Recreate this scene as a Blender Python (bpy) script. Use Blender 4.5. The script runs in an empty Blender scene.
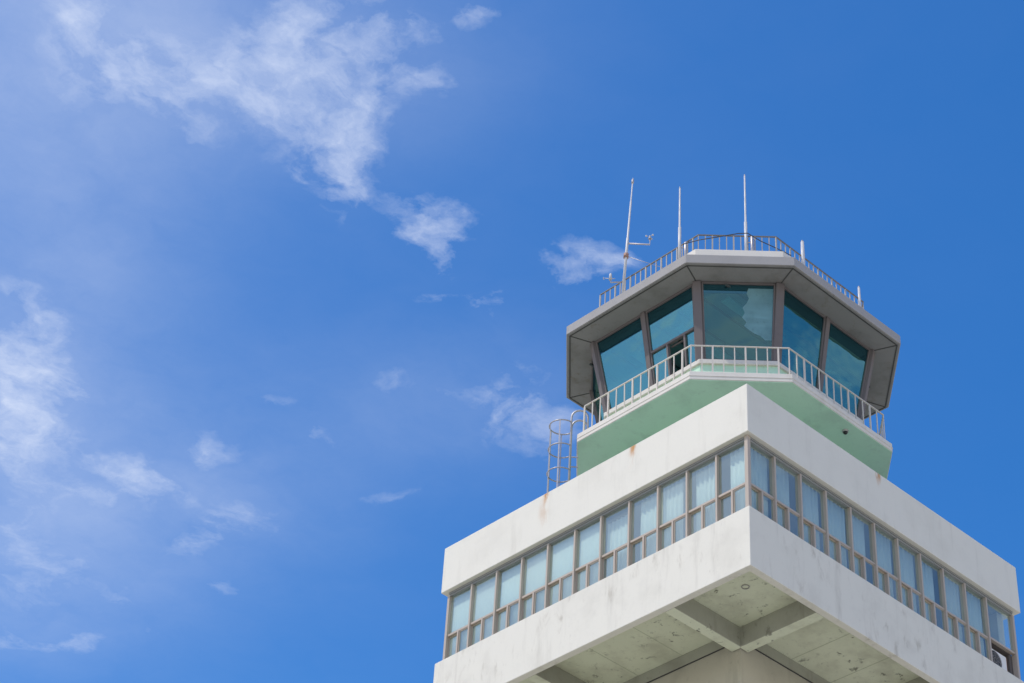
import bpy, bmesh, math, random
from mathutils import Vector, Matrix
random.seed(7)
C = bpy.context.scene.collection
sc = bpy.context.scene
rad = math.radians

# ------------------------------------------------------------------ camera
F_PX = 2176.34
R_, U_, F_ = ((0.71958892, -0.69245762, 0.05190602), (-0.46533698, -0.42538506, 0.77621456), (0.51541564, 0.58270919, 0.62832851))
CAM = Vector((-41.10544, -36.0998, -34.52439))
cd = bpy.data.cameras.new('camera'); cam = bpy.data.objects.new('camera', cd); C.objects.link(cam)
cd.sensor_width = 36; cd.lens = F_PX / 1024 * 36; cd.clip_start = .1; cd.clip_end = 20000
cam.matrix_world = Matrix(((R_[0], U_[0], -F_[0], CAM.x), (R_[1], U_[1], -F_[1], CAM.y), (R_[2], U_[2], -F_[2], CAM.z), (0, 0, 0, 1)))
sc.camera = cam

# ------------------------------------------------------------------ light
SUN_EL, SUN_AZ = 56.0, -73.0          # azimuth clockwise from +Y
sd = bpy.data.lights.new('sun', 'SUN'); so = bpy.data.objects.new('sun', sd); C.objects.link(so)
sd.energy = 2.1; sd.angle = rad(.6); sd.color = (1.0, .935, .83)
sdir = Vector((math.sin(rad(SUN_AZ)) * math.cos(rad(SUN_EL)), math.cos(rad(SUN_AZ)) * math.cos(rad(SUN_EL)), math.sin(rad(SUN_EL))))
so.rotation_euler = sdir.to_track_quat('Z', 'Y').to_euler(); so.location = (-30, 10, 40)
sc.view_settings.view_transform = 'Standard'; sc.view_settings.look = 'None'
sc.view_settings.exposure = 0.28; sc.view_settings.gamma = 1

# ------------------------------------------------------------------ world: sky and the cloud layer
world = bpy.data.worlds.new('World'); sc.world = world; world.use_nodes = True
wt = world.node_tree; wn = wt.nodes; wl = wt.links
bg = wn['Background']; bg.inputs['Strength'].default_value = 0.15
sky = wn.new('ShaderNodeTexSky'); sky.sky_type = 'NISHITA'; sky.sun_disc = False
sky.sun_elevation = rad(SUN_EL); sky.sun_rotation = rad(SUN_AZ)
sky.altitude = 0; sky.air_density = 1.0; sky.dust_density = 0.8; sky.ozone_density = 2.5

def M(op, a, b=None, c=None, clamp=False):
    n = wn.new('ShaderNodeMath'); n.operation = op; n.use_clamp = clamp
    for i, v in enumerate((a, b, c)):
        if v is None: continue
        if isinstance(v, (int, float)): n.inputs[i].default_value = v
        else: wl.new(v, n.inputs[i])
    return n.outputs[0]
def V(op, a, b=None, s=None):
    n = wn.new('ShaderNodeVectorMath'); n.operation = op
    for i, v in enumerate((a, b)):
        if v is None: continue
        if isinstance(v, (tuple, list)): n.inputs[i].default_value = v
        else: wl.new(v, n.inputs[i])
    if s is not None:
        if isinstance(s, (int, float)): n.inputs['Scale'].default_value = s
        else: wl.new(s, n.inputs['Scale'])
    return n.outputs['Value'] if op in ('DOT_PRODUCT', 'LENGTH') else n.outputs[0]
def noise(vec, scale, detail=6, rough=.55, col=False):
    n = wn.new('ShaderNodeTexNoise'); n.inputs['Scale'].default_value = scale
    n.inputs['Detail'].default_value = detail; n.inputs['Roughness'].default_value = rough
    wl.new(vec, n.inputs['Vector'])
    return n.outputs['Color'] if col else n.outputs['Fac']

tc = wn.new('ShaderNodeTexCoord'); gen = V('NORMALIZE', tc.outputs['Generated'])
sep = wn.new('ShaderNodeSeparateXYZ'); wl.new(gen, sep.inputs[0])
zz = M('MAXIMUM', sep.outputs['Z'], .03)
pl = V('SCALE', gen, s=M('DIVIDE', 1.0, zz))                       # the point of a cloud layer one unit overhead
pl = V('MULTIPLY', pl, (1, 1, 0))
wob = V('SUBTRACT', noise(pl, 12, 8, .58, True), (.5, .5, .5))
plw = V('ADD', pl, V('SCALE', wob, s=.09))
def sky_point(px, py):
    r, u = (px - 512) / F_PX, -(py - 341.5) / F_PX
    d = Vector((R_[i] * r + U_[i] * u + F_[i] for i in range(3)))
    return Vector((d.x / d.z, d.y / d.z))
# cloud patches: where (as seen when standing at the camera), half sizes, tilt, density
CLOUDS = [
 (285, 72, 34, 30, 0, 1.0), (235, 80, 45, 26, 0, .62), (100, 42, 34, 34, 20, .62), (130, 90, 50, 30, 10, .50), (170, 60, 60, 34, 0, .42), (60, 55, 40, 25, 0, .35),
 (330, 60, 45, 45, 0, .62), (350, 125, 38, 45, -15, .72), (345, 180, 28, 36, 10, .72), (300, 120, 45, 25, 0, .52), (395, 45, 38, 25, 0, .5), (425, 82, 18, 14, 0, .75), (375, 95, 35, 24, 0, .6),
 (452, 8, 26, 12, 0, .75), (345, 20, 50, 18, 0, .45), (297, 165, 8, 10, 0, .5),
 (435, 230, 22, 26, 25, 1.1), (412, 196, 20, 14, 30, .5), (440, 258, 18, 18, 0, .55), (490, 310, 18, 10, 0, .8), (440, 303, 22, 8, 0, .5),
 (562, 268, 30, 18, 10, .8), (608, 266, 14, 8, 0, .6), (520, 405, 34, 22, 35, .72), (495, 385, 24, 12, 20, .5), (552, 432, 22, 18, 20, .5),
 (18, 375, 36, 50, -10, 1.35), (5, 340, 40, 40, 0, .9), (30, 420, 44, 34, 0, .8), (0, 440, 34, 26, 0, .4),
 (140, 478, 46, 12, -10, .42), (205, 448, 30, 14, 0, .44), (90, 490, 40, 8, -8, .45), (165, 500, 50, 14, 0, .28), (235, 520, 36, 12, 30, .38), (195, 545, 32, 12, 20, .46), (255, 535, 26, 10, 10, .3),
 (15, 520, 40, 30, 0, .40), (30, 590, 55, 24, 0, .28), (67, 640, 20, 8, 0, .60), (12, 636, 26, 10, 0, .50), (118, 600, 22, 10, 0, .4), (222, 587, 22, 8, 0, .36), (155, 640, 12, 7, 0, .35),
 (200, 110, 60, 22, 10, .36), (250, 30, 40, 20, 0, .30), (80, 20, 30, 20, 0, .5), (60, 480, 40, 10, 0, .24), (120, 460, 50, 14, -15, .28), (190, 470, 60, 20, 10, .22), (60, 560, 60, 20, 0, .30), (430, 385, 50, 8, -10, .22), (330, 20, 40, 30, 0, -.25), (215, 40, 30, 18, 0, -.2), (400, 100, 20, 30, 0, -.1), (590, 275, 40, 16, 0, .38), (320, 90, 90, 70, 0, .14), (120, 70, 90, 60, 0, .14),
 (370, 495, 26, 10, 0, .22), (400, 490, 30, 8, 0, .16), (320, 437, 12, 8, 0, .55), (385, 388, 30, 8, -10, .26), (265, 405, 36, 10, 0, .26),
]
def patch(px, py, rx, ry, ang, w, vec):
    c = sky_point(px, py); t = rad(-ang)
    a = sky_point(px + rx * math.cos(t), py + rx * math.sin(t)) - c
    b = sky_point(px - ry * math.sin(t), py + ry * math.cos(t)) - c
    det = a.x * b.y - a.y * b.x
    u = V('DOT_PRODUCT', V('SUBTRACT', vec, (c.x, c.y, 0)), (b.y / det, -b.x / det, 0))
    v = V('DOT_PRODUCT', V('SUBTRACT', vec, (c.x, c.y, 0)), (-a.y / det, a.x / det, 0))
    d2 = M('ADD', M('MULTIPLY', u, u), M('MULTIPLY', v, v))
    return M('MULTIPLY', M('POWER', 2.718, M('MULTIPLY', d2, -.75)), w)
def field(lst, vec):
    acc = None
    for p in lst:
        g = patch(*p, vec); acc = g if acc is None else M('ADD', acc, g)
    return acc
dens = field(CLOUDS, plw); dens = M('DIVIDE', M('MULTIPLY', dens, 1.35), M('ADD', 1.0, M('MULTIPLY', dens, .5)))
n1 = noise(plw, 19, 11, .60); n2 = noise(pl, 70, 6, .55)
tex = M('ADD', M('MULTIPLY', M('SUBTRACT', n1, .5), 4.6), M('MULTIPLY', M('SUBTRACT', n2, .5), .55))
cl = M('ADD', M('SUBTRACT', M('MULTIPLY', M('MINIMUM', dens, 1.2), .48), .15), M('MULTIPLY', tex, M('MINIMUM', M('MULTIPLY', dens, .8), .55)))
cl = M('MULTIPLY', M('MAXIMUM', cl, 0), .95)
cl = M('MULTIPLY', M('MINIMUM', cl, .95), .76)
# thin veils
VEIL = [(60, 20, 170, 110, 0, .23), (40, 180, 130, 110, 0, .08), (110, 260, 90, 90, 0, .06), (300, 60, 170, 90, 0, .14), (60, 520, 190, 110, 0, .13), (470, 400, 120, 60, 0, .10), (20, 400, 90, 110, 0, .14), (190, 490, 140, 60, 0, .10), (20, 620, 120, 60, 0, .08)]
def broad(cx, cy, rr, w):
    d = V('LENGTH', V('SUBTRACT', pl, (cx, cy, 0)))
    d = M('DIVIDE', d, rr)
    return M('MULTIPLY', M('POWER', 2.718, M('MULTIPLY', M('MULTIPLY', d, d), -1.0)), w)
# hazier sky towards the sun, out of frame to the left
veil = M('MULTIPLY', M('ADD', field(VEIL, pl), M('ADD', broad(-1.0, .8, .52, .40), broad(.15, 1.3, .75, .09))), M('ADD', .35, M('MULTIPLY', noise(plw, 9, 9, .62), 1.3)))
allf = M('ADD', M('MULTIPLY', M('SUBTRACT', 1.0, M('MINIMUM', veil, .9)), cl), veil, clamp=True)
# unseen pale haze and cloud round the horizon, added as neutral fill light
hz = wn.new('ShaderNodeMapRange'); hz.interpolation_type = 'SMOOTHSTEP'; wl.new(sep.outputs['Z'], hz.inputs[0])
hz.inputs[1].default_value = .46; hz.inputs[2].default_value = .12; hz.inputs[3].default_value = 0; hz.inputs[4].default_value = .95
lowc = wn.new('ShaderNodeMapRange'); lowc.interpolation_type = 'SMOOTHSTEP'; wl.new(noise(gen, 3.2, 7, .6), lowc.inputs[0])
lowc.inputs[1].default_value = .40; lowc.inputs[2].default_value = .56; lowc.inputs[3].default_value = .35; lowc.inputs[4].default_value = 1.0
hs = wn.new('ShaderNodeHueSaturation'); wl.new(sky.outputs[0], hs.inputs['Color'])
hs.inputs['Hue'].default_value = .506; hs.inputs['Saturation'].default_value = 1.40; hs.inputs['Value'].default_value = 1.11
cm = wn.new('ShaderNodeMix'); cm.data_type = 'RGBA'; wl.new(allf, cm.inputs['Factor'])
wl.new(hs.outputs[0], cm.inputs['A']); cm.inputs['B'].default_value = (4.3, 4.7, 5.6, 1)
# more broken cloud, unseen, overhead and behind the viewer, added for glass reflections
oc_ = wn.new('ShaderNodeMapRange'); oc_.interpolation_type = 'SMOOTHSTEP'; wl.new(noise(plw, 2.6, 8, .6), oc_.inputs[0])
oc_.inputs[1].default_value = .50; oc_.inputs[2].default_value = .66; oc_.inputs[3].default_value = 0; oc_.inputs[4].default_value = .38
away = M('MAXIMUM', M('SUBTRACT', 1.0, M('MULTIPLY', broad(.80, 1.0, .62, 2.2), 1.0)), 0)
cmb = wn.new('ShaderNodeMix'); cmb.data_type = 'RGBA'; wl.new(M('MULTIPLY', away, oc_.outputs[0]), cmb.inputs['Factor'])
wl.new(cm.outputs['Result'], cmb.inputs['A']); cmb.inputs['B'].default_value = (5.4, 5.5, 5.8, 1)
cm2 = wn.new('ShaderNodeMix'); cm2.data_type = 'RGBA'; wl.new(M('MULTIPLY', hz.outputs[0], lowc.outputs[0]), cm2.inputs['Factor'])
wl.new(cmb.outputs['Result'], cm2.inputs['A']); cm2.inputs['B'].default_value = (7.6, 7.1, 6.5, 1)
wl.new(cm2.outputs['Result'], bg.inputs['Color'])

# ------------------------------------------------------------------ materials
def mat(name, col, rough=.7, metal=0, spec=.5):
    m = bpy.data.materials.new(name); m.use_nodes = True
    p = m.node_tree.nodes['Principled BSDF']
    p.inputs['Base Color'].default_value = (*col, 1); p.inputs['Roughness'].default_value = rough
    p.inputs['Metallic'].default_value = metal; p.inputs['Specular IOR Level'].default_value = spec
    return m
def plaster(name, col, dirt, amt=.3, streak=.25, rough=.85, bump=.15, patches=None, rust=None, pz=.8):
    """painted render: faint mottling, run-off streaks, optional flaking patches and rust spots"""
    m = mat(name, col, rough); nt = m.node_tree; N = nt.nodes; L = nt.links; p = N['Principled BSDF']
    g = N.new('ShaderNodeNewGeometry')
    def nz(scale, sc3=(1, 1, 1), det=6, ro=.6, dist=0):
        mp = N.new('ShaderNodeMapping'); mp.inputs['Scale'].default_value = sc3; L.new(g.outputs['Position'], mp.inputs[0])
        n = N.new('ShaderNodeTexNoise'); n.inputs['Scale'].default_value = scale; n.inputs['Detail'].default_value = det
        n.inputs['Roughness'].default_value = ro; n.inputs['Distortion'].default_value = dist; L.new(mp.outputs[0], n.inputs['Vector']); return n.outputs['Fac']
    def ramp(v, a, b, lo=0., hi=1.):
        r = N.new('ShaderNodeMapRange'); r.inputs[1].default_value = a; r.inputs[2].default_value = b; r.inputs[3].default_value = lo; r.inputs[4].default_value = hi
        r.interpolation_type = 'SMOOTHSTEP'; L.new(v, r.inputs[0]); return r.outputs[0]
    def mm(op, a, b):
        n = N.new('ShaderNodeMath'); n.operation = op
        for i, v in enumerate((a, b)):
            if isinstance(v, (int, float)): n.inputs[i].default_value = v
            else: L.new(v, n.inputs[i])
        return n.outputs[0]
    def mix(f, a, b):
        n = N.new('ShaderNodeMix'); n.data_type = 'RGBA'
        L.new(f, n.inputs['Factor'])
        for s, v in (('A', a), ('B', b)):
            if isinstance(v, tuple): n.inputs[s].default_value = (*v, 1)
            else: L.new(v, n.inputs[s])
        return n.outputs['Result']
    f1 = mm('MULTIPLY', ramp(nz(.9, (1, 1, 1)), .45, .75), amt * .6)
    c = mix(f1, col, dirt)
    f2 = mm('MULTIPLY', ramp(nz(2.2, (1, 1, .13), 8, .65), .52, .78), streak)
    c = mix(f2, c, dirt)
    f3 = mm('MULTIPLY', ramp(nz(7, (1, 1, .7), 8, .7), .56, .78), amt * .5)
    c = mix(f3, c, tuple(x * .75 for x in dirt))
    if patches:                                      # worn spots of their own shape
        pc, lo, hi, pa = patches
        f4 = mm('MULTIPLY', mm('MULTIPLY', ramp(nz(3.2, (1, 1, pz), 9, .66, .45), lo, hi), ramp(nz(.55, (1, 1, 1), 3), .42, .6)), pa)
        c = mix(f4, c, pc)
    if rust:
        for (x, y, z, s, w) in rust:
            vs = N.new('ShaderNodeVectorMath'); vs.operation = 'SUBTRACT'; L.new(g.outputs['Position'], vs.inputs[0]); vs.inputs[1].default_value = (x, y, z)
            vm = N.new('ShaderNodeVectorMath'); vm.operation = 'MULTIPLY'; L.new(vs.outputs[0], vm.inputs[0]); vm.inputs[1].default_value = (1 / s, 1 / s, 1 / (s * 2.6))
            vl = N.new('ShaderNodeVectorMath'); vl.operation = 'LENGTH'; L.new(vm.outputs[0], vl.inputs[0])
            fr = mm('MULTIPLY', ramp(vl.outputs['Value'], 1.0, .15), mm('MULTIPLY', ramp(nz(6, (1, 1, .25), 6, .7), .38, .6), w))
            c = mix(fr, c, (.50, .25, .09))
    L.new(c, p.inputs['Base Color'])
    b = N.new('ShaderNodeBump'); b.inputs['Strength'].default_value = bump; b.inputs['Distance'].default_value = .02
    L.new(nz(11, (1, 1, 1), 8, .65), b.inputs['Height']); L.new(b.outputs[0], p.inputs['Normal'])
    return m
def painted_metal(name, col, rust=.25, rough=.5, metal=.0):
    m = mat(name, col, rough, metal); nt = m.node_tree; N = nt.nodes; L = nt.links
    g = N.new('ShaderNodeNewGeometry'); n = N.new('ShaderNodeTexNoise'); n.inputs['Scale'].default_value = 4.5; n.inputs['Detail'].default_value = 7; n.inputs['Roughness'].default_value = .7
    L.new(g.outputs['Position'], n.inputs['Vector'])
    r = N.new('ShaderNodeMapRange'); r.inputs[1].default_value = .58; r.inputs[2].default_value = .7; r.inputs[3].default_value = 0; r.inputs[4].default_value = rust; L.new(n.outputs['Fac'], r.inputs[0])
    x = N.new('ShaderNodeMix'); x.data_type = 'RGBA'; L.new(r.outputs[0], x.inputs['Factor']); x.inputs['A'].default_value = (*col, 1); x.inputs['B'].default_value = (.32, .15, .07, 1)
    L.new(x.outputs['Result'], N['Principled BSDF'].inputs['Base Color']); return m
def glass(name, refl, trans, fac, body=(.02, .05, .06), bodyfac=.15, wave=.0):
    """solar control glass: mirror coat in front of a tinted sheet"""
    m = bpy.data.materials.new(name); m.use_nodes = True; nt = m.node_tree; N = nt.nodes; L = nt.links; N.clear()
    out = N.new('ShaderNodeOutputMaterial'); g = N.new('ShaderNodeBsdfGlossy'); g.inputs['Color'].default_value = (*refl, 1); g.inputs['Roughness'].default_value = .03
    t = N.new('ShaderNodeBsdfTransparent'); t.inputs['Color'].default_value = (*trans, 1)
    d = N.new('ShaderNodeBsdfDiffuse'); d.inputs['Color'].default_value = (*body, 1)
    m1 = N.new('ShaderNodeMixShader'); m1.inputs[0].default_value = bodyfac; L.new(t.outputs[0], m1.inputs[1]); L.new(d.outputs[0], m1.inputs[2])
    m2 = N.new('ShaderNodeMixShader'); lw = N.new('ShaderNodeLayerWeight'); lw.inputs['Blend'].default_value = .25
    r = N.new('ShaderNodeMapRange'); r.inputs[3].default_value = fac; r.inputs[4].default_value = min(1, fac + .6); L.new(lw.outputs['Fresnel'], r.inputs[0]); gb = N.new('ShaderNodeNewGeometry'); mb = N.new('ShaderNodeMath'); mb.operation = 'MULTIPLY_ADD'; L.new(gb.outputs['Backfacing'], mb.inputs[0]); mb.inputs[1].default_value = -1; mb.inputs[2].default_value = 1
    mc = N.new('ShaderNodeMath'); mc.operation = 'MULTIPLY'; L.new(r.outputs[0], mc.inputs[0]); L.new(mb.outputs[0], mc.inputs[1]); L.new(mc.outputs[0], m2.inputs[0])
    L.new(m1.outputs[0], m2.inputs[1]); L.new(g.outputs[0], m2.inputs[2]); L.new(m2.outputs[0], out.inputs[0])
    oi = N.new('ShaderNodeObjectInfo'); rv = N.new('ShaderNodeMapRange'); rv.inputs[3].default_value = bodyfac * .55; rv.inputs[4].default_value = bodyfac * 1.3
    L.new(oi.outputs['Random'], rv.inputs[0]); me_ = N.new('ShaderNodeMath'); me_.operation = 'MULTIPLY'; L.new(rv.outputs[0], me_.inputs[0]); L.new(mb.outputs[0], me_.inputs[1]); L.new(me_.outputs[0], m1.inputs[0])
    if wave:
        gm = N.new('ShaderNodeNewGeometry'); n = N.new('ShaderNodeTexNoise'); n.inputs['Scale'].default_value = 1.3; n.inputs['Detail'].default_value = 1; L.new(gm.outputs['Position'], n.inputs['Vector'])
        b = N.new('ShaderNodeBump'); b.inputs['Strength'].default_value = wave; b.inputs['Distance'].default_value = .02; L.new(n.outputs['Fac'], b.inputs['Height']); L.new(b.outputs[0], g.inputs['Normal'])
    return m

white = plaster('white_render', (.725, .695, .61), (.50, .47, .40), .34, .42, rust=[(-6.01, -1.8, 1.52, .17, 1.0), (-6.01, 1.65, 1.52, .17, 1.0), (-.45, -6.01, 1.5, .17, 1.0), (-6.01, 1.72, 1.0, .30, .35), (-6.01, -1.72, 1.2, .2, .3)])
white_worn = plaster('worn_white_render', (.715, .685, .60), (.45, .42, .36), .45, .5, patches=((.40, .36, .29), .52, .72, .60), pz=.38)
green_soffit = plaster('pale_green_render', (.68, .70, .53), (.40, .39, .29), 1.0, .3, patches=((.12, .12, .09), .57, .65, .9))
beam_mat = plaster('grey_beam_render', (.40, .40, .33), (.26, .25, .20), .8, .7, patches=((.16, .15, .12), .56, .68, .6))
shaft_mat = plaster('shaft_render', (.50, .47, .38), (.30, .28, .22), .6, .5, patches=((.20, .18, .14), .6, .7, .5))
green = plaster('mint_green_render', (.54, .79, .60), (.40, .58, .45), .9, .5)
slab_white = plaster('balcony_white_render', (.70, .66, .59), (.42, .37, .30), .35, .3, patches=((.38, .24, .17), .60, .72, .5))
roof_grey = plaster('grey_roof_render', (.35, .335, .325), (.26, .25, .24), .6, .4)
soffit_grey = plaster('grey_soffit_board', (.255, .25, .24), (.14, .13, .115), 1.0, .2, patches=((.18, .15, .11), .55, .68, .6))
joint = mat('dark_joint', (.07, .07, .065), .8)
mullion_mat = plaster('brown_grey_mullion', (.16, .14, .138), (.11, .095, .09), .6, .5)
alu_l = painted_metal('bronze_aluminium', (.46, .385, .31), .12, .42)
alu_d = painted_metal('dark_gasket', (.10, .10, .10), .1, .5)
head_grey = painted_metal('grey_head_rail', (.27, .275, .27), .1, .5)
cream = painted_metal('cream_painted_steel', (.60, .54, .47), .75, .5)
railgrey = painted_metal('weathered_steel', (.38, .36, .33), .6, .5)
galv = painted_metal('galvanised_steel', (.44, .42, .42), .45, .38, .35)
fibre = painted_metal('white_fibreglass', (.55, .54, .53), .12, .4)
darkm = mat('dark_metal', (.05, .05, .05), .5)
room = mat('room_wall', (.45, .47, .46), .9)
ceil_d = mat('cab_ceiling', (.30, .33, .33), .9)
floor_d = mat('room_floor', (.20, .19, .18), .9)
curtain_sky_sheet = mat('pale_curtain_sky_sheet', (.74, .77, .74), .9)
pale_patch = plaster('crinkled_pale_patch', (.30, .56, .62), (.14, .32, .38), 1.0, .3)
g_room = glass('blue_green_window_glass', (.78, .92, .88), (.91, .96, .94), .22, (.62, .70, .62), .26, .25)
g_cab = glass('teal_solar_glass', (.37, .74, .64), (.42, .72, .70), .36, (.08, .25, .25), .30, .35)
g_front = glass('front_solar_glass', (.28, .52, .52), (.50, .78, .78), .18, (.07, .20, .21), .14, .35)
g_band = glass('painted_shade_glass', (.16, .34, .38), (.14, .34, .38), .30, (.02, .09, .12), .5)  # roof shade and soffit reflection put into a darker glass tint
ac_white = mat('ac_casing', (.80, .78, .74), .5)

# ------------------------------------------------------------------ mesh helpers
def box(bm, p0, p1, mi=0):
    x0, y0, z0 = p0; x1, y1, z1 = p1
    v = [bm.verts.new(c) for c in ((x0, y0, z0), (x1, y0, z0), (x1, y1, z0), (x0, y1, z0), (x0, y0, z1), (x1, y0, z1), (x1, y1, z1), (x0, y1, z1))]
    for f in ((3, 2, 1, 0), (4, 5, 6, 7), (0, 1, 5, 4), (1, 2, 6, 5), (2, 3, 7, 6), (3, 0, 4, 7)):
        bm.faces.new([v[i] for i in f]).material_index = mi
def bar(bm, a, b, w, d, out, mi=0):
    """square bar from a to b, w wide across and d deep along the direction out"""
    a, b, out = Vector(a), Vector(b), Vector(out); ax = (b - a).normalized()
    s = ax.cross(out).normalized(); o = s.cross(ax).normalized()
    q = []
    for p in (a, b):
        for i, j in ((-1, -1), (1, -1), (1, 1), (-1, 1)): q.append(bm.verts.new(p + s * i * w / 2 + o * j * d / 2))
    for f in ((3, 2, 1, 0), (4, 5, 6, 7), (0, 1, 5, 4), (1, 2, 6, 5), (2, 3, 7, 6), (3, 0, 4, 7)):
        bm.faces.new([q[i] for i in f]).material_index = mi
def tube(bm, pts, r, n=8, closed=False):
    pts = [Vector(p) for p in pts]; rings = []; rr = r if isinstance(r, (list, tuple)) else [r] * len(pts); prev = None
    for i, p in enumerate(pts):
        if closed: t = pts[(i + 1) % len(pts)] - pts[i - 1]
        else: t = pts[min(i + 1, len(pts) - 1)] - pts[max(i - 1, 0)]
        t.normalize()
        u = prev - t * prev.dot(t) if prev is not None else t.orthogonal()
        u.normalize(); prev = u; w = t.cross(u)
        rings.append([bm.verts.new(p + (u * math.cos(2 * math.pi * k / n) + w * math.sin(2 * math.pi * k / n)) * rr[i]) for k in range(n)])
    for i in range(len(pts) if closed else len(pts) - 1):
        A, B = rings[i], rings[(i + 1) % len(pts)]
        for k in range(n): bm.faces.new((A[k], A[(k + 1) % n], B[(k + 1) % n], B[k])).smooth = True
    if not closed: bm.faces.new(rings[0][::-1]); bm.faces.new(rings[-1])
def prism(bm, poly, z0, z1, hole=None, mi=0):
    """polygon (counter-clockwise) extruded; hole = inner polygon with the same number of corners"""
    n = len(poly)
    a = [bm.verts.new((*p, z0)) for p in poly]; b = [bm.verts.new((*p, z1)) for p in poly]
    for i in range(n): j = (i + 1) % n; bm.faces.new((a[i], a[j], b[j], b[i])).material_index = mi
    if hole is None:
        bm.faces.new(a[::-1]).material_index = mi; bm.faces.new(b).material_index = mi
    else:
        c = [bm.verts.new((*p, z0)) for p in hole]; d = [bm.verts.new((*p, z1)) for p in hole]
        for i in range(n):
            j = (i + 1) % n
            for f in ((c[j], c[i], d[i], d[j]), (a[j], a[i], c[i], c[j]), (b[i], b[j], d[j], d[i])): bm.faces.new(f).material_index = mi
def new(): return bmesh.new()
def obj(name, bm, m, parent=None, bevel=0, label=None, kind=None):
    me = bpy.data.meshes.new(name); bmesh.ops.recalc_face_normals(bm, faces=bm.faces[:]); bm.to_mesh(me); bm.free()
    for x in (m if isinstance(m, (list, tuple)) else [m]): me.materials.append(x)
    o = bpy.data.objects.new(name, me); C.objects.link(o)
    if parent: o.parent = parent
    if bevel:
        b = o.modifiers.new('bevel', 'BEVEL'); b.width = bevel; b.segments = 2; b.limit_method = 'ANGLE'; b.angle_limit = rad(35)
    if label: o['label'] = label
    if kind: o['kind'] = kind
    return o
def tag(o, label, cat, group=None):
    o['label'] = label; o['category'] = cat
    if group: o['group'] = group
    return o
def thing(name, label, cat, loc=(0, 0, 0), group=None):
    o = bpy.data.objects.new(name, None); C.objects.link(o); o.location = loc; o.empty_display_size = .3
    return tag(o, label, cat, group)
def square(r, cx=0, cy=0): return [(cx - r, cy - r), (cx + r, cy - r), (cx + r, cy + r), (cx - r, cy + r)]
OX, OY = -.2523, -.3805
def octo(r, c):
    """square of half side r round the cab's axis with its corners cut by c; starts on the left face, runs counter-clockwise"""
    return [(OX - r, OY + r - c), (OX - r, OY - r + c), (OX - r + c, OY - r), (OX + r - c, OY - r),
            (OX + r, OY - r + c), (OX + r, OY + r - c), (OX + r - c, OY + r), (OX - r + c, OY + r)]

# ------------------------------------------------------------------ the ground (structure)
GZ = -36.1
gm = mat('apron_ground', (.40, .39, .36), .9); nt = gm.node_tree; N = nt.nodes; L = nt.links
g = N.new('ShaderNodeNewGeometry'); n = N.new('ShaderNodeTexNoise'); n.inputs['Scale'].default_value = .02; n.inputs['Detail'].default_value = 8; L.new(g.outputs['Position'], n.inputs['Vector'])
r = N.new('ShaderNodeValToRGB'); r.color_ramp.elements[0].position = .46; r.color_ramp.elements[0].color = (.56, .51, .41, 1); r.color_ramp.elements[1].position = .62; r.color_ramp.elements[1].color = (.42, .40, .28, 1)
L.new(n.outputs['Fac'], r.inputs[0]); L.new(r.outputs[0], N['Principled BSDF'].inputs['Base Color'])
bm = new(); s = 6000; bm.faces.new([bm.verts.new((x, y, GZ)) for x, y in ((-s, -s), (s, -s), (s, s), (-s, s))])
o = obj('ground', bm, gm); o['kind'] = 'structure'

# ------------------------------------------------------------------ the tower
tower = thing('control_tower', 'tall white airport control tower with a square windowed block and glass cab on top', 'control tower', (0, 0, GZ))
inv = Matrix.Translation((0, 0, -GZ))
def part(name, bm, m, parent=None, **k):
    if parent is None:
        bmesh.ops.transform(bm, matrix=inv, verts=bm.verts); parent = tower
    else: bmesh.ops.transform(bm, matrix=inv, verts=bm.verts)
    return obj(name, bm, m, parent, **k)
S0, S1 = -3.12, 2.25                                     # the shaft's sides
bm = new(); box(bm, (S0, S0, GZ), (S1, S1, -3.603)); sh = part('shaft', bm, shaft_mat, bevel=.03)
bm = new(); prism(bm, [(S0 - .035, S0 - .035), (S1 + .035, S0 - .035), (S1 + .035, S1 + .035), (S0 - .035, S1 + .035)], -3.95, -3.604,
                  [(S0 + .05, S0 + .05), (S1 - .05, S0 + .05), (S1 - .05, S1 - .05), (S0 + .05, S1 - .05)]); part('ring_beam', bm, beam_mat, bevel=.012)
# lower wall: parapet band below the windows, the floor slab and beams under it
ZB, ZT = -4.218, -2.394
bm = new(); prism(bm, square(6.007), ZB, ZT, square(5.79)); part('lower_wall', bm, white_worn, bevel=.018)
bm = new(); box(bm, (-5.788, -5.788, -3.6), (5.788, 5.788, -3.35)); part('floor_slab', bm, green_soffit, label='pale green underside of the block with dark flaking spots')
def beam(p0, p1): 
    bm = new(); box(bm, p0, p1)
    bm.faces.ensure_lookup_table(); bm.faces[0].material_index = 1  # underside pale green, sides a darker grey
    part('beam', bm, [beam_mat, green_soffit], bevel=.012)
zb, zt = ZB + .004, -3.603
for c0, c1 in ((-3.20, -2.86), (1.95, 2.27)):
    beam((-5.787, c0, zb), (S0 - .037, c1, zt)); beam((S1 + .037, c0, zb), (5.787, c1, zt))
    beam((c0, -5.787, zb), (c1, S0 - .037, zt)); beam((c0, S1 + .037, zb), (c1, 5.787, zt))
sm = mat('seam_stain', (.42, .45, .32), .9)
for q in (-1.05, .6):
    bm = new(); box(bm, (-5.70, q, -3.6055), (S0 - .04, q + .012, -3.6003)); part('formwork_seam', bm, sm)
    bm = new(); box(bm, (q, -5.70, -3.6057), (q + .012, S0 - .04, -3.6005)); part('formwork_seam', bm, sm)
bm = new(); box(bm, (S0 - .042, S0 - .042, -3.965), (S1, S0 + .1, -3.952)); box(bm, (S0 - .042, S0 + .101, -3.965), (S0 + .1, S1, -3.952)); part('shaft_joint', bm, joint)  # dark joint line under the ring beam
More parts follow.
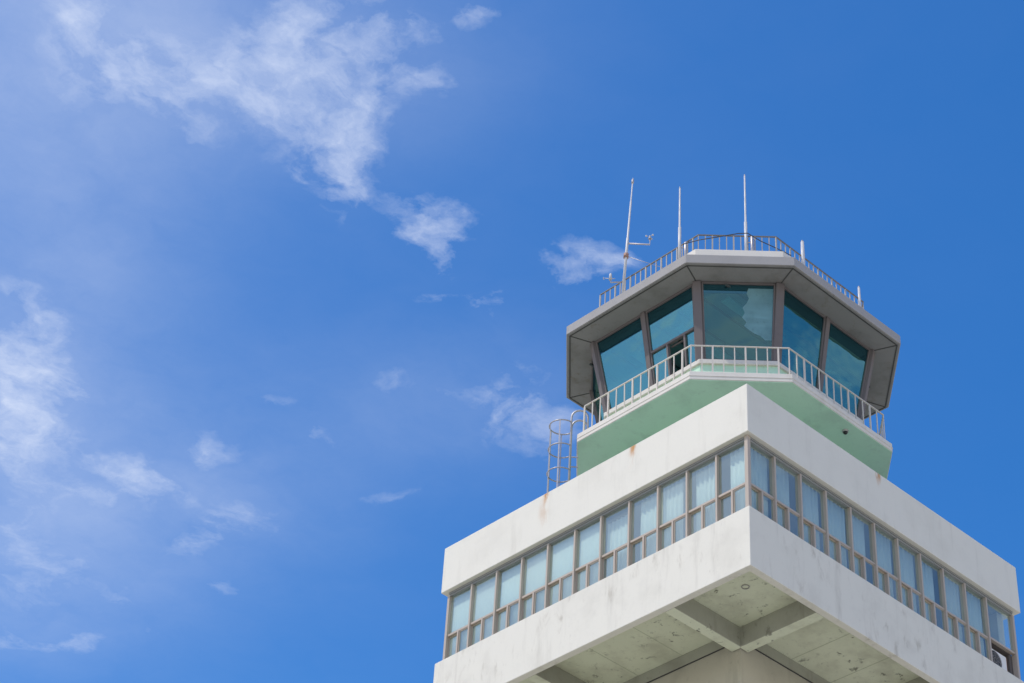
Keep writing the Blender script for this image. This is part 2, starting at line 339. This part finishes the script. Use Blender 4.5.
# little fitting under the slab corner
bm = new(); tube(bm, [(-4.61 + .1 * math.cos(a * math.pi / 8), -4.62 + .1 * math.sin(a * math.pi / 8), -3.615) for a in range(16)], .014, 6, True); part('conduit_ring', bm, roof_grey)
# upper parapet, ceiling/roof slab
bm = new(); prism(bm, square(6.0), 0, 1.58, square(5.70)); part('parapet', bm, white, bevel=.018)
bm = new(); box(bm, (-5.698, -5.698, .55), (5.698, 5.698, .9)); part('roof_slab', bm, roof_grey)
bm = new(); box(bm, (-5.698, -5.698, .02), (5.698, 5.698, .16)); part('ceiling', bm, mat('room_ceiling', (.30, .32, .32), .9))
bm = new(); box(bm, (-3.0, -3.0, -3.348), (2.2, 2.2, .018)); part('core_wall', bm, room)
bm = new(); box(bm, (5.5, -5.5, -2.392), (5.8, 5.8, -.003)); box(bm, (-5.5, 5.5, -2.392), (5.498, 5.8, -.003)); part('rear_wall', bm, white)
bm = new(); box(bm, (-5.78, -5.78, -3.348), (5.78, 5.78, -3.3)); part('floor', bm, floor_d)

UR = [-5.84, -4.76, -3.70, -2.65, -1.60, -.58, .44, 1.46, 2.49, 3.50, 4.50, 5.84]
UL = [-5.84, -4.75, -3.69, -2.63, -1.55, -.47, .55, 1.63, 2.69, 3.74, 4.80, 5.84]
# window bays: frame > panes, sashes, curtain.  u runs along the face, q is the depth from the face inwards
P = 5.84; N_B = 11; BW = 2 * P / N_B; TR = -1.47; HD = -.004; SI = ZT + .002
def mapper(face):
    if face == 'L': return lambda u, q, z: (-P + q, -P + u, z)
    return lambda u, q, z: (-P + u, -P + q, z)
def fbox(bm, mp, u0, u1, q0, q1, z0, z1, mi=0):
    a, b = mp(u0, q0, z0), mp(u1, q1, z1)
    box(bm, tuple(min(a[i], b[i]) for i in range(3)), tuple(max(a[i], b[i]) for i in range(3)), mi)
random.seed(3)
def window_bay(face, k):
    mp = mapper(face); U = UL if face == 'L' else UR; u0, u1 = U[k] + P + (.0 if k else .075), U[k + 1] + P
    last = (face == 'R' and k == N_B - 1); TR = -1.40 if last else -1.47
    hw = .030
    a, b = u0 + hw * (k > 0), u1 - hw - (.06 if k == N_B - 1 else 0)
    bm = new()
    fbox(bm, mp, a, b, .02, .13, TR - .03, TR + .035)              # transom
    fbox(bm, mp, a, b, .01, .14, SI, SI + .045)                    # sill
    fbox(bm, mp, b, b + .030 + (.06 if k == N_B - 1 else 0), -.025, .14, SI + .001, HD - .115)   # mullion on the far side
    if k: fbox(bm, mp, a - .030, a - .001, -.025, .14, SI + .001, HD - .115)
    mid = (a + b) / 2
    if not last:
        fbox(bm, mp, mid - .03, mid + .03, .0, .12, SI + .046, TR - .031)
    w = part('window', bm, alu_l)
    bm = new(); fbox(bm, mp, a - .030 * (k > 0), b + .030, .002, .12, HD - .114, HD - .06); fbox(bm, mp, a - .030 * (k > 0), b + .030, -.03, .12, HD - .059, HD - .002)
    part('head_rail', bm, head_grey, w)
    bm = new(); fbox(bm, mp, a, b, .07, .078, TR + .036, HD - .111); part('pane', bm, g_room, w)
    if not last:
        for (s0, s1, q) in ((a, mid - .031, .10), (mid + .031, b, .05)):
            if face == 'L': q = .15 - q
            bm = new(); t = .028; z0, z1 = SI + .047, TR - .033
            fbox(bm, mp, s0 + .001, s0 + t, q - .015, q + .02, z0, z1); fbox(bm, mp, s1 - t, s1 - .001, q - .015, q + .02, z0, z1)
            fbox(bm, mp, s0 + t, s1 - t, q - .015, q + .02, z0, z0 + .03); fbox(bm, mp, s0 + t, s1 - t, q - .015, q + .02, z1 - .03, z1)
            part('sash', bm, alu_l, w)
            bm = new(); fbox(bm, mp, s0 + t + .001, s1 - t - .001, q, q + .006, z0 + .031, z1 - .031); part('pane', bm, g_room, w)
    return w, mp, a, b
def drape_sky_sheet(face, w, u0, u1, z0=SI + .05, z1=-.12, q=.45, amp=.022):
    mp = mapper(face); bm = new(); n = max(6, int((u1 - u0) / .025)); A = []; ph = random.random() * 6
    for i in range(n + 1):
        u = u0 + (u1 - u0) * i / n; d = q + amp * math.sin(u * 38 + ph) + .4 * amp * math.sin(u * 83)
        A.append([bm.verts.new(mp(u, d, z)) for z in (z0, z1)] + [bm.verts.new(mp(u, d + .01, z)) for z in (z0, z1)])
    for i in range(n):
        a, b = A[i], A[i + 1]
        for f in ((a[0], b[0], b[1], a[1]), (a[2], a[3], b[3], b[2]), (a[1], b[1], b[3], a[3]), (a[0], a[2], b[2], b[0])): bm.faces.new(f).smooth = True
    part('curtain_sky_sheet', bm, curtain_sky_sheet, w)
for face in 'LR':
    for k in range(N_B):
        w, mp, a, b = window_bay(face, k)
        if face == 'L':
            if k == 0: drape_sky_sheet(face, w, a + .02, b - .30, q=.20)
            elif k == 1: drape_sky_sheet(face, w, a + .12, b - .12, q=.22, amp=.03)
            elif k == 2: drape_sky_sheet(face, w, a + .30, b, q=.20)
            elif k == 3: drape_sky_sheet(face, w, a, b - .18, q=.22)
            elif k == 4: drape_sky_sheet(face, w, a + .05, b, z1=-.3, q=.24)
            else: drape_sky_sheet(face, w, a, b, z1=-.112, q=.135 + .008 * (k % 3), amp=.004)  # flat pale sheet stands in for sky reflected in these panes
        elif k < N_B - 1:
            x = (0, .15, .4, 0, .3, .1, .25, .0, .35, .15)[k]
            drape_sky_sheet(face, w, a + x * .6, b - (.2 if k % 3 == 1 else .05), q=.18, amp=.028)
bm = new(); box(bm, (-P - .045, -P - .045, SI), (-P + .075, -P + .075, HD)); part('corner_post', bm, alu_l, bevel=.01)
# recess behind the last bay on the right-hand face
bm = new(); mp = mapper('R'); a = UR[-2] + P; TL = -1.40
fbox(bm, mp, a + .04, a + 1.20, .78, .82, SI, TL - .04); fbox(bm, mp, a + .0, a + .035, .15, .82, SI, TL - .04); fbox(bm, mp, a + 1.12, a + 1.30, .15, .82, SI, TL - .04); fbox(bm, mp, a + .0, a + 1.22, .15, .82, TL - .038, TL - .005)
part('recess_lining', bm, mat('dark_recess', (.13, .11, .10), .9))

# drum below the cab, balcony, cab base
bm = new(); box(bm, (OX - 2.6, OY - 2.6, .9), (OX + 2.6, OY + 2.6, 4.278)); part('drum', bm, green)
bm = new(); prism(bm, octo(4.374, 2.093), 4.281, 4.574); bs = part('balcony_slab', bm, slab_white, bevel=.014)
bm = new(); prism(bm, octo(4.352, 2.083), 4.262, 4.2805); part('balcony_soffit', bm, green, label='flat mint green underside of the balcony')
bm = new(); prism(bm, octo(4.386, 2.098), 4.40, 4.425, octo(4.372, 2.092)); part('drip_edge', bm, slab_white)
bm = new(); prism(bm, octo(3.53, 1.61), 4.575, 5.50); part('cab_base', bm, green)
bm = new(); prism(bm, octo(3.60, 1.64), 5.501, 5.655); part('sill_band', bm, slab_white, bevel=.01)
# cab floor / ceiling
bm = new(); prism(bm, octo(3.80, 1.70), 8.18, 8.318); part('cab_ceiling', bm, ceil_d)
bm = new()
for k in range(-3, 4):
    box(bm, (OX - 3.4, OY + k * .95 - .03, 8.13), (OX + 3.4, OY + k * .95 + .03, 8.179))
part('ceiling_batten', bm, mat('dark_batten', (.08, .09, .09), .8))
for kx in (-2.4, -.8, .8, 2.4):
    for ky in (-2.38, -.48, 1.42):
        bm = new(); box(bm, (OX + kx - .5, OY + ky - .16, 8.12), (OX + kx + .5, OY + ky + .16, 8.178)); part('ceiling_light_tray', bm, curtain_sky_sheet)
# roof
bm = new(); prism(bm, octo(4.798, 2.2815), 8.321, 8.649); roof = part('roof', bm, roof_grey, bevel=.012)
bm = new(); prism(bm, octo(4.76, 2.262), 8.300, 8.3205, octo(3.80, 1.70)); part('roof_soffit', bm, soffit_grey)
bm = new(); prism(bm, octo(4.40, 1.87), 8.65, 9.11); part('roof_kerb', bm, slab_white, bevel=.015)
bm = new()
o1, o2 = octo(4.69, 2.226), octo(3.98, 1.80)
for i in range(8):
    bar(bm, (*o2[i], 8.295), (*o1[i], 8.295), .035, .012, (0, 0, 1))
    bar(bm, (*o1[i], 8.294), (*o1[(i + 1) % 8], 8.294), .04, .012, (0, 0, 1))
part('soffit_joint', bm, joint)

# cab glazing: leaning posts and panes
B0, T0 = octo(3.4937, 1.5864), octo(3.9392, 1.7512); ZG0, ZG1 = 5.657, 8.298
def lerp(p, q, t): return tuple(p[i] + (q[i] - p[i]) * t for i in range(len(p)))
def quad_sheet(bm, c, th, nrm):
    """sheet with four corners c, thickness th along nrm"""
    nrm = Vector(nrm).normalized(); a = [bm.verts.new(Vector(p)) for p in c]; b = [bm.verts.new(Vector(p) - nrm * th) for p in c]
    bm.faces.new(a); bm.faces.new(b[::-1])
    for i in range(4): j = (i + 1) % 4; bm.faces.new((a[j], a[i], b[i], b[j]))
posts_done = []
for i in range(8):
    j = (i + 1) % 8; long_side = (i % 2 == 0) is False
    b0, b1, t0, t1 = (*B0[i], ZG0), (*B0[j], ZG0), (*T0[i], ZG1), (*T0[j], ZG1)
    L_ = (Vector(b1) - Vector(b0)).length
    nrm = (Vector(b1) - Vector(b0)).cross(Vector(t0) - Vector(b0)).normalized()
    flat = Vector((nrm.x, nrm.y, 0)).normalized()
    along = (Vector(b1) - Vector(b0)).normalized()
    splits = [0, .5, 1] if (Vector(b1) - Vector(b0)).length > 3 else [0, 1]
    # corner post at i
    cdir = (Vector((B0[i][0] - OX, B0[i][1] - OY, 0))).normalized()
    bm = new(); bar(bm, Vector(b0) - cdir * .02, Vector(t0) - cdir * .02, .25, .20, cdir); part('corner_mullion', bm, mullion_mat, bevel=.015)
    for s in splits[1:-1]:
        bm = new(); bar(bm, lerp(b0, b1, s), lerp(t0, t1, s), .16, .18, nrm); part('mullion', bm, mullion_mat, bevel=.012)
    for a, b in zip(splits[:-1], splits[1:]):
        def pt(u, v, q=0.):            # u along the whole side, v up
            p = Vector(lerp(lerp(b0, b1, u), lerp(t0, t1, u), v)); return p + nrm * q
        ga = a + (.12 if a == 0 else .08) / L_; gb = b - (.12 if b == 1 else .08) / L_
        bm = new()
        for (x0, y0, x1, y1) in ((ga, .012, gb, .012), (ga, .985, gb, .985)):
            bar(bm, pt(x0, y0), pt(x1, y1), .06, .09, nrm)
        for x in (ga + .02 / L_, gb - .02 / L_): bar(bm, pt(x, .022), pt(x, .975), .045, .085, nrm)
        special = (i == 0 and a == .5)
        if special:
            bar(bm, pt(ga + .03 / L_, .435), pt(gb - .03 / L_, .435), .07, .12, nrm)
            for x in (.69, .865): bar(bm, pt(x, .025), pt(x, .42), .065, .12, nrm)
        w = part('cab_window', bm, mullion_mat)
        x0, x1 = ga + .03 / L_, gb - .03 / L_
        rects = [(x0, .025, x1, .97)]
        if special: rects = [(x0, .455, x1, .97), (x0, .025, .69 - .034 / L_, .415), (.865 + .034 / L_, .025, x1, .415)]
        for (p0, q0, p1, q1) in list(rects):
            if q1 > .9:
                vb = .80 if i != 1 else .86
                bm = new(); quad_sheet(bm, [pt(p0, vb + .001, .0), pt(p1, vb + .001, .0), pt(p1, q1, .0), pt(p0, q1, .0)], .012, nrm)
                part('pane', bm, g_band, w, label='darker pane top standing in for roof shade and soffit reflection'); q1 = vb
            bm = new(); quad_sheet(bm, [pt(p0, q0, .0), pt(p1, q0, .0), pt(p1, q1, .0), pt(p0, q1, .0)], .012, nrm)
            part('pane', bm, g_front if i == 1 else g_cab, w)
        if special:     # the middle light swung open inwards
            c0, c1 = .69 + .04 / L_, .865 - .04 / L_
            bm = new(); 
            for (u0, v0, u1, v1) in ((c0, .04, c1, .04), (c0, .405, c1, .405)): bar(bm, pt(u0, v0, -.12), pt(u1, v1, -.12), .05, .04, nrm)
            part('open_casement_frame', bm, mullion_mat, w)
# ragged pale patch laid on the outer face of the front pane
i = 1; b0, b1, t0, t1 = (*B0[1], ZG0), (*B0[2], ZG0), (*T0[1], ZG1), (*T0[2], ZG1)
nrm = (Vector(b1) - Vector(b0)).cross(Vector(t0) - Vector(b0)).normalized()
bm = new()
prof = [(.62, .93), (.60, .86), (.63, .80), (.60, .74), (.55, .68), (.58, .62), (.545, .56), (.60, .50), (.57, .45), (.64, .40), (.70, .36), (.78, .33), (.84, .28)]
lf = [bm.verts.new(Vector(lerp(lerp(b0, b1, u), lerp(t0, t1, u), v)) + nrm * .006) for u, v in prof]
rt = [bm.verts.new(Vector(lerp(lerp(b0, b1, .925), lerp(t0, t1, .925), v)) + nrm * .006) for u, v in prof]
for k in range(len(prof) - 1): bm.faces.new((lf[k], lf[k + 1], rt[k + 1], rt[k]))
bmesh.ops.solidify(bm, geom=bm.faces[:], thickness=.004)
part('pane_patch', bm, pale_patch)

# ------------------------------------------------------------------ railings
def railing(name, label, r, c, z0, z1, pitch, thick_every, post_w, mat_, top_mat, lower=False):
    t = thing(name, label, 'railing', (OX, OY, z0)); inv2 = Matrix.Translation((-OX, -OY, -z0))
    poly = octo(r, c); posts = []
    bm = new()
    for i in range(8):
        a, b = Vector((*poly[i], z1)), Vector((*poly[(i + 1) % 8], z1))
        e = (b - a).normalized() * .012
        bar(bm, a - e, b + e, .045, .036, (0, 0, 1))
    bmesh.ops.transform(bm, matrix=inv2, verts=bm.verts); obj('top_rail', bm, top_mat, t, bevel=.006)
    if lower:
        bm = new()
        for i in range(8):
            a, b = Vector((*poly[i], z0 + .05)), Vector((*poly[(i + 1) % 8], z0 + .05)); bar(bm, a, b, .03, .03, (0, 0, 1))
        bmesh.ops.transform(bm, matrix=inv2, verts=bm.verts); obj('bottom_rail', bm, mat_, t)
    cnt = 0
    for i in range(8):
        a, b = Vector((*poly[i], 0)), Vector((*poly[(i + 1) % 8], 0)); n = round((b - a).length / pitch)
        for k in range(n):
            p = a + (b - a) * (k / n); posts.append((p, cnt % thick_every == 0, (b - a).normalized())); cnt += 1
    posts.sort(key=lambda q: (q[0] - Vector((CAM.x, CAM.y, 0))).length)
    rest = new(); nrest = 0
    for k, (p, thick, d) in enumerate(posts):
        w = post_w * (1.55 if thick else 1); out = Vector((-d.y, d.x, 0))
        bm = new() if k < 96 else rest
        jx, jy = random.uniform(-.008, .008), random.uniform(-.008, .008)
        bar(bm, (p.x + jx, p.y + jy, z0 - .02), (p.x, p.y, z1 - .02), w, w * .8, out)
        if k < 96:
            bmesh.ops.transform(bm, matrix=inv2, verts=bm.verts); obj('post', bm, mat_, t)
        else: nrest += 1
    if nrest:
        bmesh.ops.transform(rest, matrix=inv2, verts=rest.verts); obj('post', rest, mat_, t, kind='stuff')
    else: rest.free()
    return t
railing('balcony_railing', 'cream painted steel railing with rust spots round the balcony below the glass cab', 4.2, 2.02, 4.574, 5.68, .33, 3, .033, cream, cream)
railing('roof_railing', 'grey weathered steel railing round the roof of the glass cab', 3.78, 1.68, 9.11, 10.34, .219, 3, .030, railgrey, painted_metal('shaded_top_rail', (.16, .15, .13), .4))  # top rail's shaded underside put into its darker colour

# ------------------------------------------------------------------ caged ladder at the left end of the balcony
s2 = math.sqrt(.5)
p2 = Vector((*octo(4.374, 2.093)[0], 0)); AL, OU = Vector((s2, s2, 0)), Vector((-s2, s2, 0))
lad = thing('caged_ladder', 'galvanised steel ladder with safety hoops climbing to the left end of the balcony', 'ladder', tuple(p2 + AL * .5 + OU * .2 + Vector((0, 0, .9))))
il = Matrix.Translation(-lad.location)
def lpart(name, bm, m=galv): bmesh.ops.transform(bm, matrix=il, verts=bm.verts); return obj(name, bm, m, lad)
OFF = .20; Z_R = 5.66
for t in (.25, .75):
    base = p2 + AL * t
    pts = [base + OU * OFF + Vector((0, 0, .9)), base + OU * OFF + Vector((0, 0, Z_R - .28))]
    for k in range(1, 9):
        a = math.pi * k / 8; pts.append(base + OU * (OFF - .25 + .25 * math.cos(a)) + Vector((0, 0, Z_R - .28 + .28 * math.sin(a))))
    pts.append(base + OU * (OFF - .5) + Vector((0, 0, 4.57)))
    bm = new(); tube(bm, pts, .032, 8); lpart('stile', bm)
z = 1.2
while z < 5.0:
    bm = new(); tube(bm, [p2 + AL * .25 + OU * OFF + Vector((0, 0, z)), p2 + AL * .75 + OU * OFF + Vector((0, 0, z))], .014, 6); lpart('rung', bm); z += .3
cc = p2 + AL * .5 + OU * (OFF + .27); HR = .40
angs = [rad(-128 + 256 * k / 20) for k in range(21)]
def hp(a, z): return cc + OU * math.cos(a) * HR + AL * math.sin(a) * HR * .95 + Vector((0, 0, z))
for z in (1.62, 2.52, 3.42, 4.32, 5.2):
    bm = new(); 
    pts = [p2 + AL * .25 + OU * OFF + Vector((0, 0, z))] + [hp(a, z) for a in angs] + [p2 + AL * .75 + OU * OFF + Vector((0, 0, z))]
    tube(bm, pts, .022, 6); lpart('hoop', bm)
for a in (-80, -25, 30, 85):
    bm = new(); p, q = hp(rad(a), 1.5), hp(rad(a), 5.23); bar(bm, p, q, .04, .012, p - cc - Vector((0, 0, p.z))); lpart('cage_strap', bm)
for z in (2.6, 3.9):
    bm = new(); 
    for t in (.25, .75): bar(bm, p2 + AL * t + OU * OFF + Vector((0, 0, z)), p2 + AL * t + OU * -.05 + Vector((0, 0, z)), .03, .03, (0, 0, 1))
    lpart('wall_bracket', bm)

# ------------------------------------------------------------------ masts and aerials on the roof
KZ = 9.11
m1 = thing('weather_mast', 'tall leaning wind instrument mast with two side arms at the left of the cab roof', 'mast', (-4.35, .4289, KZ))
LX = Vector((.2517 * s2, -.2517 * s2, 5.296))
def up(t): return LX * t
bm = new(); tube(bm, [up(0), up(.50), up(.505), up(.8), up(.802), up(.985), up(1)], [.050, .045, .036, .032, .024, .019, .010], 10); obj('pole', bm, fibre, m1)
bm = new(); tube(bm, [up(.955), up(.985)], .04, 8); obj('finial', bm, galv, m1)
bm = new(); tube(bm, [up(.345), up(.375)], .085, 10); obj('clamp', bm, painted_metal('rusty_clamp', (.35, .2, .15), .9), m1)
RI = Vector((s2, -s2, 0))
a = up(.46); b = a + RI * .72 + Vector((0, 0, -.02))
bm = new(); tube(bm, [a, b, b + Vector((0, 0, .22))], .026, 8); arm = obj('right_arm', bm, galv, m1); arm.name = 'side_arm'
h = b + Vector((0, 0, .24)); bm = new(); tube(bm, [h, h + Vector((0, 0, .05))], [.06, .045], 10); tube(bm, [h + Vector((0, 0, .05)), h + Vector((0, 0, .13))], .022, 8)
obj('anemometer_body', bm, galv, arm)
for k in range(3):
    an = 2.2 * k + .35; d = Vector((math.cos(an), math.sin(an), 0)); e = h + Vector((0, 0, .1)) + d * .12
    bm = new(); tube(bm, [h + Vector((0, 0, .1)), e], .008, 6); bmesh.ops.create_uvsphere(bm, u_segments=10, v_segments=6, radius=.032, matrix=Matrix.Translation(e)); obj('wind_cup', bm, fibre, arm)
a = up(.155); b = a - RI * .42 + Vector((0, 0, -.03))
bm = new(); tube(bm, [a, b, b + Vector((0, 0, .12))], .024, 8); arm = obj('side_arm', bm, galv, m1)
bm = new(); tube(bm, [b + Vector((0, 0, .10)), b + Vector((0, 0, .30)), b + Vector((0, 0, .36))], [.05, .045, .03], 10); tube(bm, [b + Vector((-.12, .12, .16)), b + Vector((.1, -.1, .16))], .012, 6)
box(bm, (b.x - .17, b.y + .15, b.z + .11), (b.x - .12, b.y + .155, b.z + .21)); obj('wind_vane', bm, fibre, arm)
bm = new(); tube(bm, [up(.36), up(.36) + RI * 1.6 + Vector((0, 0, -.62))], .009, 5); obj('guy_wire', bm, galv, m1)
bm = new(); bmesh.ops.create_cone(bm, cap_ends=True, segments=12, radius1=.12, radius2=.1, depth=.05, matrix=Matrix.Translation((0, 0, .025))); obj('base_plate', bm, galv, m1)
def whip(label, loc, h, r, sleeve, group='aerials on the cab roof', cap=False, stub=0, sr=1.7):
    t = thing('whip_aerial', label, 'aerial', loc, group)
    bm = new(); tube(bm, [(0, 0, 0), (0, 0, sleeve), (0, 0, sleeve + .01), (0, 0, h * .72), (0, 0, h * .73), (0, 0, h)], [r * sr, r * sr, r * 1.15, r * 1.05, r, r * .85], 10); obj('rod', bm, fibre, t)
    bm = new(); tube(bm, [(0, 0, h - .002), (0, 0, h + .06)], [r * .9, r * .5], 8); obj('tip', bm, galv, t)
    if stub:
        bm = new(); tube(bm, [(.13, -.13, 0), (.13, -.13, stub), (.13, -.13, stub + .04)], [.05, .05, .02], 10); obj('stub', bm, galv, t)
        bm = new(); tube(bm, [(0, 0, stub * .8), (.13, -.13, stub * .8)], .02, 6); obj('bracket', bm, galv, t)
    bm = new(); box(bm, (-.09, -.09, 0), (.09, .09, .03)); obj('base_plate', bm, galv, t)
    return t
whip('tall thin white whip aerial second from the left behind the roof railing', (-4.35, -1.995, KZ), 3.28, .030, 1.62, stub=1.0)
whip('tallest straight white whip aerial at the front middle of the roof', (-3.05, -3.55, KZ), 3.72, .030, 1.75, stub=1.15)
whip('short thick white aerial right of the front middle, at the railing corner', (-1.13, -4.20, KZ), 1.80, .062, .3, sr=1.1)
whip('shortest white aerial at the far right end of the roof', (1.62, -4.2, KZ), 1.66, .045, .3, sr=1.1)
# lightning conductor strap raised over the roof
bm = new(); A0 = Vector((-3.05, -3.45, 10.36))
tube(bm, [Vector(p) for p in ((-4.40, -2.2, 9.90), (-4.30, -2.75, 9.80), (-3.98, -3.2, 9.855), (-3.587, -3.7, 9.953), (-3.356, -3.88, 10.01), (-2.946, -4.05, 9.85), (-2.354, -4.15, 9.897), (-1.708, -4.2, 9.98))], .017, 6)
tag(obj('conductor_cable', bm, darkm), 'dark cable sagging either way from the tallest aerial over the roof railing', 'cable')
# junction box beside the short aerial
bm = new(); box(bm, (-1.25, -4.24, 9.11), (-.95, -4.12, 9.34)); tag(obj('junction_box', bm, fibre, bevel=.01), 'small pale box on the roof edge beside the short thick aerial', 'box')

# ------------------------------------------------------------------ camera/lamp dome under the balcony
dm = thing('dome_camera', 'small dark round fitting on the green underside of the balcony', 'security camera', (.268, -4.39, 4.262))
bm = new(); bmesh.ops.create_cone(bm, cap_ends=True, segments=20, radius1=.085, radius2=.10, depth=.05, matrix=Matrix.Translation((0, 0, -.026))); obj('collar', bm, galv, dm)
bm = new(); bmesh.ops.create_uvsphere(bm, u_segments=20, v_segments=12, radius=.072, matrix=Matrix.Translation((0, 0, -.055))); obj('dome', bm, mat('black_dome', (.015, .015, .018), .15), dm)

# ------------------------------------------------------------------ air conditioner in the last opening on the right
ax = UR[-2] + .07; aw = .92; ay = -P + .16
ac = thing('air_conditioner', 'white outdoor air conditioner unit with round dark fan in the open last bay', 'air conditioner', (ax + aw / 2, ay + .16, SI))
ia = Matrix.Translation(-ac.location)
def apart(name, bm, m, **k): bmesh.ops.transform(bm, matrix=ia, verts=bm.verts); return obj(name, bm, m, ac, **k)
bm = new(); box(bm, (ax, ay, SI + .05), (ax + aw, ay + .34, SI + .80)); apart('casing', bm, ac_white, bevel=.02)
fc = Vector((ax + .34, ay - .004, SI + .44))
bm = new(); bmesh.ops.create_cone(bm, cap_ends=True, segments=32, radius1=.30, radius2=.30, depth=.012, matrix=Matrix.Translation(fc) @ Matrix.Rotation(math.pi / 2, 4, 'X')); apart('fan_opening', bm, mat('fan_dark', (.03, .03, .035), .6))
bm = new()
for rr in (.08, .15, .22, .30): tube(bm, [fc + Vector((rr * math.cos(k * math.pi / 12), -.02, rr * math.sin(k * math.pi / 12))) for k in range(24)], .005, 5, True)
for k in range(8): tube(bm, [fc + Vector((.04 * math.cos(k * math.pi / 4), -.02, .04 * math.sin(k * math.pi / 4))), fc + Vector((.30 * math.cos(k * math.pi / 4), -.02, .30 * math.sin(k * math.pi / 4)))], .005, 5)
apart('fan_guard', bm, railgrey)
bm = new(); box(bm, (ax + .05, ay + .02, SI), (ax + .11, ay + .28, SI + .049)); box(bm, (ax + aw - .11, ay + .02, SI), (ax + aw - .05, ay + .28, SI + .049)); apart('foot_rail', bm, darkm)
bm = new(); box(bm, (ax + aw + .001, ay + .02, SI + .05), (ax + aw + .03, ay + .05, SI + .80)); apart('edge_trim', bm, painted_metal('rusty_trim', (.6, .3, .2), .5))
